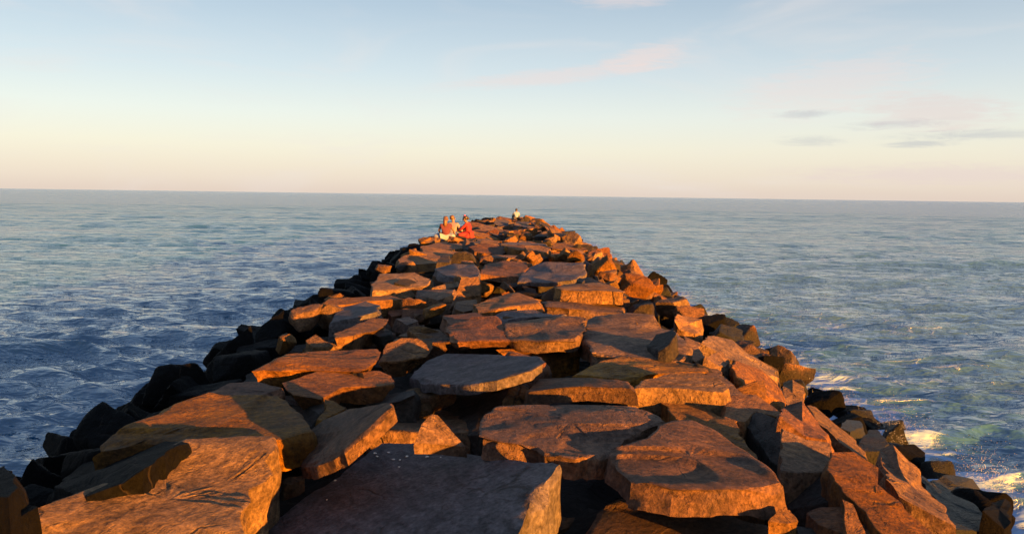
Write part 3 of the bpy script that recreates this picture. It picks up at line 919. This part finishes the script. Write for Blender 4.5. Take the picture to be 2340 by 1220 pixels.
# dark wet rocks at the surf line
for i in range(18):
    y = rs.uniform(6.2, 14.5)
    tumble('waterline_rock', 5.0 + rs.uniform(-0.45, 0.35), y, rs.uniform(0.3, 0.62), ['d', 'w', 'w'], (-0.18, 0.08))
for i in range(250):
    near_ = i < 130
    yy = rs.uniform(7.0, 19.5) if near_ else rs.uniform(19, 55)
    xx = rs.uniform(taper(yy)[0] - 0.2, taper(yy)[1] + (0.8 if not near_ else 0.3))
    dz = rs.uniform(-0.26, 0.0) if near_ else rs.uniform(-0.10, 0.08)
    sc = rs.uniform(0.16, 0.48) if near_ else rs.uniform(0.25, 0.55)
    pr = protos[i % 10]
    key = rs.choice(['o', 'o', 'r', 'd'])
    if i < 10:
        o, key = pr['o'], 'o'
    else:
        o = place(str(key), 'stone', pr, (0, 0, 0), (0, 0, 0), (1, 1, 1))
    o.location = Vector((xx, yy, prof(xx, yy) + dz)) - jetty.location
    o.rotation_euler = (rs.normal(0, 0.3), rs.normal(0, 0.3), rs.uniform(0, 6.28))
    o.scale = (sc, sc * rs.uniform(0.7, 1.2), sc * rs.uniform(0.6, 1.1))


# ------------------------------------------------------------------ rubble under and between the slabs
def build_rubble():
    xs = np.arange(-6.4, 6.21, 0.16)
    ys = np.concatenate([np.arange(-9, 24, 0.16), np.arange(24, 61.5, 0.4)])
    gx, gy = np.meshgrid(xs, ys, indexing='ij')
    z = np.array([[prof(float(a_), float(b_)) for b_ in ys] for a_ in xs]) - 0.62
    p = np.stack([gx.ravel(), gy.ravel(), np.zeros(gx.size)], 1)
    st = fbm(p * 1.6, 31, 2)
    z = z.ravel() + 0.10 * np.floor(st * 4) / 2 + 0.05 * fbm(p * 4.0, 41, 3)
    z = np.maximum(z, -1.2)
    V = np.stack([gx.ravel(), gy.ravel() - jetty.location.y, z], 1)
    nx, ny = len(xs), len(ys)
    idx = np.arange(nx * ny).reshape(nx, ny)
    F = np.stack([idx[:-1, :-1], idx[1:, :-1], idx[1:, 1:], idx[:-1, 1:]], -1).reshape(-1, 4).tolist()
    o = mesh_obj('rubble', V, F, M_CORE, jetty, sharp=30)
    o['kind'] = 'stuff'


build_rubble()

# ------------------------------------------------------------------ people
M_SKIN = plain('skin', (0.13, 0.08, 0.06), 0.55, 0.4, 0.08)
M_HAIR = plain('hair_dark', (0.018, 0.012, 0.010), 0.5, 0.4, 0.3, 40)
M_HAIRB = plain('hair_brown', (0.07, 0.038, 0.022), 0.5, 0.4, 0.3, 40)
M_MAROON = plain('maroon_cloth', (0.060, 0.014, 0.026), 0.85)
M_CREAM = plain('cream_cloth', (0.150, 0.185, 0.260), 0.85, 0.2, 0.06)
M_PINK = plain('pale_pink_cloth', (0.130, 0.120, 0.160), 0.85, 0.2, 0.08)
M_RED = plain('red_cloth', (0.16, 0.012, 0.016), 0.8, 0.3, 0.15)
M_WHITE = plain('white_cloth', (0.125, 0.180, 0.320), 0.85, 0.2, 0.06)
M_NAVY = plain('dark_cloth', (0.03, 0.032, 0.045), 0.85)
M_FLOWER = plain('pink_flower', (0.40, 0.10, 0.26), 0.7)


def skin_mesh(nodes, edges, root, sub=2):
    names = list(nodes)
    me = bpy.data.meshes.new('tmp')
    me.from_pydata([nodes[n][0] for n in names], [(names.index(a), names.index(b)) for a, b in edges], [])
    ob = bpy.data.objects.new('tmp', me)
    COL.objects.link(ob)
    ob.modifiers.new('skin', 'SKIN')
    for i, n in enumerate(names):
        sv = me.skin_vertices[0].data[i]
        rr = nodes[n][1]
        sv.radius = rr if isinstance(rr, tuple) else (rr, rr)
        sv.use_root = (n == root)
    ss = ob.modifiers.new('sub', 'SUBSURF')
    ss.levels = ss.render_levels = sub
    dg = bpy.context.evaluated_depsgraph_get()
    ev = ob.evaluated_get(dg)
    m2 = bpy.data.meshes.new_from_object(ev)
    V = [tuple(v.co) for v in m2.vertices]
    F = [tuple(p.vertices) for p in m2.polygons]
    bpy.data.objects.remove(ob)
    bpy.data.meshes.remove(m2)
    return V, F


def tube(pts, radii, n=6):
    V, F = [], []
    for i, p in enumerate(pts):
        p = Vector(p)
        d = (Vector(pts[min(i + 1, len(pts) - 1)]) - Vector(pts[max(i - 1, 0)])).normalized()
        a = d.orthogonal().normalized()
        b = d.cross(a)
        for k in range(n):
            t = 6.283 * k / n
            V.append(tuple(p + (a * math.cos(t) + b * math.sin(t)) * radii[i]))
    for i in range(len(pts) - 1):
        for k in range(n):
            F.append((i * n + k, i * n + (k + 1) % n, (i + 1) * n + (k + 1) % n, (i + 1) * n + k))
    F.append(tuple(range(n))[::-1])
    F.append(tuple((len(pts) - 1) * n + k for k in range(n)))
    return V, F


def join(parts):
    V, F = [], []
    for v, f in parts:
        o = len(V)
        V += list(v)
        F += [tuple(i + o for i in q) for q in f]
    return V, F


def hand(wrist, elbow, side):
    """palm and five unequal, slightly curled fingers"""
    w = Vector(wrist)
    d = (w - Vector(elbow)).normalized()
    up = Vector((0, 0, 1))
    lat = d.cross(up).normalized() * side
    dn = d.cross(lat).normalized()
    if dn.z > 0: dn = -dn
    parts = []
    pc = w + d * 0.05
    parts.append(tube([w, w + d * 0.04, w + d * 0.085], [0.024, 0.034, 0.030], 8))
    for i, (o, L) in enumerate(((-0.027, .060), (-0.009, .075), (0.009, .080), (0.027, .070))):
        a = w + d * 0.08 + lat * o
        parts.append(tube([a, a + d * L * .45 + dn * .006, a + d * L * .8 + dn * .022, a + d * L + dn * .040], [.0095, .009, .008, .006], 6))
    a = w + d * 0.03 + lat * 0.032
    parts.append(tube([a, a + d * .025 + lat * .022, a + d * .055 + lat * .026 + dn * .01], [.011, .010, .007], 6))
    return parts


def blob(c, r, seed, amp=0.12, lon=20, lat=14):
    V, F = [], []
    for i in range(lat + 1):
        th = math.pi * i / lat
        for k in range(lon):
            ph = 6.283 * k / lon
            V.append((math.sin(th) * math.cos(ph), math.sin(th) * math.sin(ph), math.cos(th)))
    n = vnoise(np.array(V) * 2.5 + seed, seed)
    n2 = vnoise(np.array(V) * 7 + seed, seed)
    V = [(c[0] + r[0] * v[0] * (1 + amp * a + amp * .4 * b), c[1] + r[1] * v[1] * (1 + amp * a + amp * .4 * b), c[2] + r[2] * v[2] * (1 + amp * a))
         for v, a, b in zip(V, n, n2)]
    for i in range(lat):
        for k in range(lon):
            F.append((i * lon + k, (i + 1) * lon + k, (i + 1) * lon + (k + 1) % lon, i * lon + (k + 1) % lon))
    return V, F


def person(label, loc, rz, J, top_mat, leg_mat, hair_mat, hair='short', sleeves=False, skirt=False, group=None, scale=0.93):
    """J: joint positions of the pose, facing +Y, seat at z=0"""
    root = empty('person', loc)
    root.rotation_euler = (0, 0, rz)
    root.scale = (scale,) * 3
    tag(root, label, 'person', group)
    hd = Vector(J['head'])
    fw = Vector(J.get('look', (0, 1, 0))).normalized()
    nodes = {
        'pelvis': (J['pelvis'], (0.155, 0.125)), 'waist': (J['waist'], (0.135, 0.105)), 'chest': (J['chest'], (0.155, 0.115)),
        'neckb': (J['neckb'], (0.075, 0.068)), 'neck': (J['neck'], (0.055, 0.055)),
        'jaw': (tuple(hd + Vector((0, 0, -0.055)) + fw * 0.018), (0.070, 0.078)), 'skull': (tuple(hd + Vector((0, 0, 0.03))), (0.082, 0.095)),
        'crown': (tuple(hd + Vector((0, 0, 0.095))), (0.058, 0.066)),
        'nose': (tuple(hd + fw * 0.112 + Vector((0, 0, -0.022))), 0.012),
    }
    edges = [('pelvis', 'waist'), ('waist', 'chest'), ('chest', 'neckb'), ('neckb', 'neck'), ('neck', 'jaw'), ('jaw', 'skull'), ('skull', 'crown')]
    nodes.pop('nose')
    for s in 'lr':
        nodes['sh' + s] = (J['sh' + s], 0.062)
        nodes['el' + s] = (J['el' + s], 0.043)
        nodes['wr' + s] = (J['wr' + s], 0.029)
        nodes['hip' + s] = (J['hip' + s], 0.105)
        nodes['kn' + s] = (J['kn' + s], 0.066)
        nodes['an' + s] = (J['an' + s], 0.042)
        nodes['toe' + s] = (J['toe' + s], 0.030)
        edges += [('chest', 'sh' + s), ('sh' + s, 'el' + s), ('el' + s, 'wr' + s), ('pelvis', 'hip' + s), ('hip' + s, 'kn' + s),
                  ('kn' + s, 'an' + s), ('an' + s, 'toe' + s)]
    V, F = skin_mesh(nodes, edges, 'pelvis')
    parts = [(V, F)]
    for s, sg in (('l', -1), ('r', 1)):
        parts += hand(J['wr' + s], J['el' + s], -sg)
    side = fw.cross(Vector((0, 0, 1)))
    nb = hd + fw * 0.095
    parts.append(tube([nb + Vector((0, 0, .02)), nb + fw * .012, nb + fw * .026 + Vector((0, 0, -.025)), nb + Vector((0, 0, -.038))], [.008, .010, .014, .010], 6))
    for sg in (-1, 1):
        parts.append(blob(tuple(hd + side * sg * 0.088 + Vector((0, 0, -0.01))), (0.018, 0.022, 0.032), 3, 0.05, 8, 6))
    V, F = join(parts)
    body = mesh_obj('body', V, F, M_SKIN, root)
    eyes = [blob(tuple(hd + fw * 0.088 + side * sg * 0.034 + Vector((0, 0, 0.005))), (0.013, 0.013, 0.009), 2, 0.0, 8, 6) for sg in (-1, 1)]
    V, F = join(eyes)
    mesh_obj('eyes', V, F, M_HAIR, root)
    V, F = blob(tuple(hd + fw * 0.100 + Vector((0, 0, -0.066))), (0.024, 0.012, 0.007), 4, 0.0, 8, 6)
    mesh_obj('mouth', V, F, M_MAROON, root)

    def puff(keys, k, add):
        return {n: (nodes[n][0], tuple(r_ * k + add for r_ in (nodes[n][1] if isinstance(nodes[n][1], tuple) else (nodes[n][1],) * 2))) for n in keys}

    keys = ['pelvis', 'waist', 'chest', 'neckb', 'shl', 'shr']
    ed = [('pelvis', 'waist'), ('waist', 'chest'), ('chest', 'neckb'), ('chest', 'shl'), ('chest', 'shr')]
    tn = puff(keys, 1.08, 0.014)
    tn['neckb'] = (tuple(Vector(J['neckb']) - Vector((0, 0, 0.02))), 0.085)
    for s in 'lr':
        if sleeves:
            tn['el' + s] = (J['el' + s], 0.062)
            tn['cuff' + s] = (tuple(Vector(J['el' + s]).lerp(Vector(J['wr' + s]), 0.85)), 0.045)
            ed += [('sh' + s, 'el' + s), ('el' + s, 'cuff' + s)]
        else:
            tn['slv' + s] = (tuple(Vector(J['sh' + s]).lerp(Vector(J['el' + s]), 0.35)), 0.066)
            ed += [('sh' + s, 'slv' + s)]
    V, F = skin_mesh(tn, ed, 'pelvis')
    mesh_obj('top', V, F, top_mat, root)
    tr = puff(['pelvis', 'hipl', 'hipr', 'knl', 'knr', 'anl', 'anr'], 1.10, 0.018)
    V, F = skin_mesh(tr, [('pelvis', 'hipl'), ('pelvis', 'hipr'), ('hipl', 'knl'), ('hipr', 'knr'), ('knl', 'anl'), ('knr', 'anr')], 'pelvis')
    mesh_obj('trousers', V, F, leg_mat, root)
    if skirt:                                      # long dress spread over the folded legs
        rings, n = [], 36
        c0 = Vector(J['waist'])
        c1 = (Vector(J['knl']) + Vector(J['knr']) + Vector(J['pelvis']) * 1.5) / 3.5
        c1.z = 0.0
        for i in range(9):
            t = i / 8
            c = c0.lerp(Vector((c1.x, c1.y, 0.01)), t)
            for k in range(n):
                a = 6.283 * k / n
                rr = 0.15 + 0.20 * t ** 0.8 + 0.035 * t * math.sin(a * 7 + 1.3)
                rings.append((c.x + rr * math.cos(a) * 0.95, c.y + rr * math.sin(a) * 1.15, c.z))
        F = [(i * n + k, (i + 1) * n + k, (i + 1) * n + (k + 1) % n, i * n + (k + 1) % n) for i in range(8) for k in range(n)]
        F.append(tuple(range(n)))
        mesh_obj('dress_skirt', rings, F, top_mat, root)
    # hair covers crown and back of the head
    hc = hd - fw * 0.022 + Vector((0, 0, 0.042))
    hv = [blob(tuple(hc), (0.101, 0.106, 0.102), 5, 0.08)]
    if hair == 'long':
        bk = hd - fw * 0.085
        hv.append(tube([bk + Vector((0, 0, .05)), bk + Vector((0, 0, -.08)) - fw * .02, bk + Vector((0, 0, -.2)) - fw * .03, bk + Vector((0, 0, -.3)) - fw * .02],
                       [.075, .085, .075, .03], 12))
    if hair == 'bun':
        hv.append(blob(tuple(hd - fw * 0.13 + Vector((0, 0, 0.0))), (0.062, 0.058, 0.055), 7, 0.1))
    V, F = join(hv)
    h = mesh_obj('hair', V, F, hair_mat, root)
    if hair == 'bun':
        V, F = blob(tuple(hd - fw * -0.02 + Vector((0, 0, 0.14)) ), (0.055, 0.05, 0.03), 9, 0.25)
        mesh_obj('hair_flower', V, F, M_FLOWER, h)
    return root


CROSS = dict(pelvis=(0, 0, .13), waist=(0, .02, .28), chest=(0, .05, .46), neckb=(0, .05, .60), neck=(0, .06, .66), head=(0, .09, .77),
             shl=(-.19, .05, .55), shr=(.19, .05, .55), ell=(-.27, .14, .34), elr=(.27, .14, .34), wrl=(-.20, .32, .22), wrr=(.20, .32, .22),
             hipl=(-.10, .03, .11), hipr=(.10, .03, .11), knl=(-.36, .30, .12), knr=(.36, .30, .12), anl=(.10, .38, .06), anr=(-.10, .42, .06),
             toel=(.22, .40, .05), toer=(-.22, .44, .05))
seat_a = on_profile(1020, 550, 0.02)
seat_b = on_profile(1038, 547, 0.02)
seat_c = on_profile(1069, 546, 0.02)
seat_d = on_profile(1180, 502, 0.0)
ZS = CREST + 0.06
A_ = dict(CROSS, head=(.00, .08, .78), look=(.3, 1, 0), elr=(.30, .20, .36), wrr=(.34, .42, .26), knl=(-.46, .12, .12), anl=(-.05, .34, .06))
person('person in maroon top and cream trousers sitting with back turned', (seat_a.x - .02, seat_a.y, ZS), R(6), A_, M_MAROON, M_CREAM, M_HAIRB, 'long')
B_ = dict(CROSS, head=(-.03, .08, .78), look=(.8, .5, 0), elr=(.30, .08, .36), wrr=(.42, .22, .20))
person('person in pale pink shirt seated between the maroon top and red dress', (seat_b.x - .10, seat_b.y + 0.55, ZS), R(-14), B_, M_PINK, M_CREAM, M_HAIRB, 'short', sleeves=True)
C_ = dict(CROSS, chest=(0, .08, .46), neckb=(0, .10, .60), neck=(0, .12, .66), head=(0, .17, .77), look=(0, 1, -.15),
          ell=(-.20, .26, .36), elr=(.20, .26, .36), wrl=(-.10, .46, .28), wrr=(.12, .46, .26))
person('person in red dress with dark hair tied back and pink flower', (seat_c.x + .03, seat_c.y + 0.15, ZS), R(72), C_, M_RED, M_RED, M_HAIR, 'bun', skirt=True, sleeves=True)
D_ = dict(CROSS, knl=(-.22, .30, .42), anl=(-.24, .50, .06), toel=(-.26, .64, .04), ell=(-.30, .18, .40), wrl=(-.24, .34, .44))
person('distant person in white shirt sitting on the jetty tip', (seat_d.x, 55.0, CREST + 0.02), R(10), D_, M_WHITE, M_NAVY, M_HAIR, 'short', sleeves=True, scale=0.85)

# ------------------------------------------------------------------ shell fragments on the near slab
M_SHELL = plain('shell', (0.50, 0.46, 0.40), 0.5, 0.4, 0.05)
top_slab = [o for o in jetty.children if o.get('label', '').startswith('broad flat purple')][0]
bpy.context.view_layer.update()
inv = top_slab.matrix_world.inverted()
sv, sf = blob((0, 0, 0), (0.012, 0.009, 0.005), 4, 0.3, 8, 6)
shell0 = None
for (u, v) in ((888, 1034), (862, 1043), (899, 1050), (914, 1051), (930, 1043), (912, 1067), (976, 1044), (1007, 1045), (857, 1036), (766, 1098), (747, 1142)):
    d = ray(u, v)
    hit, loc, nn, _ = top_slab.ray_cast(inv @ ORG, (inv.to_3x3() @ d).normalized())
    if not hit: continue
    if shell0 is None:
        o = shell0 = mesh_obj('shell_fragment', sv, sf, M_SHELL)
    else:
        o = shell0.copy()
        COL.objects.link(o)
    o.location = top_slab.matrix_world @ loc + Vector((0, 0, 0.003))
    o.rotation_euler = (0, 0, random.random() * 6.28)
    k = random.uniform(0.6, 1.2)
    o.scale = (k, k, k)
    tag(o, {766: 'lone white shell fragment on the upper left edge of the purple-grey slab',
            747: 'lone white shell fragment lowest down the left edge of the purple-grey slab'}.get(
        u, 'tiny white shell fragment in the cluster at the far side of the purple-grey slab'), 'shell', 'shell fragments on the near slab')

# ------------------------------------------------------------------ spray thrown up where the surf meets the stones
def build_spray():
    rs2 = np.random.default_rng(3)
    parts_v, parts_f = [], []
    m = 0
    ico = blob((0, 0, 0), (1, 1, 1), 1, 0.0, 6, 4)
    iv, jf = np.array(ico[0]), ico[1]
    for (x, y, n, sx, sz) in ((5.3, 10.3, 900, .30, .36), (5.5, 8.6, 700, .28, .30), (5.9, 7.7, 260, .25, .30), (5.2, 12.2, 400, .3, .22), (5.3, 15.5, 200, .4, .2)):
        for _ in range(n):
            h = abs(rs2.normal(0, sz)) * rs2.random()
            r_ = rs2.uniform(0.0015, 0.0035) * (1.0 - 0.4 * min(h / 0.5, 1)) * (1 + y * 0.02)
            c = np.array([x + rs2.normal(0, sx * .5), y + rs2.normal(0, sx), 0.06 + h])
            parts_v.append(iv * r_ * np.array([1, 1, rs2.uniform(.7, 1.4)]) + c)
            parts_f += [tuple(i + m for i in f) for f in jf]
            m += len(iv)
    V = np.concatenate(parts_v)
    mat = bpy.data.materials.new('spray')
    mat.use_nodes = True
    t = NT(mat.node_tree)
    b = t.n('ShaderNodeBsdfPrincipled', {'Base Color': (0.40, 0.41, 0.42, 1), 'Roughness': 0.4})
    t.n('ShaderNodeOutputMaterial', {'Surface': b.outputs[0]})
    o = mesh_obj('sea_spray', V, parts_f, mat)
    tag(o, 'white spray where surf breaks on the sunlit side of the jetty', 'spray', kind='stuff')


build_spray()
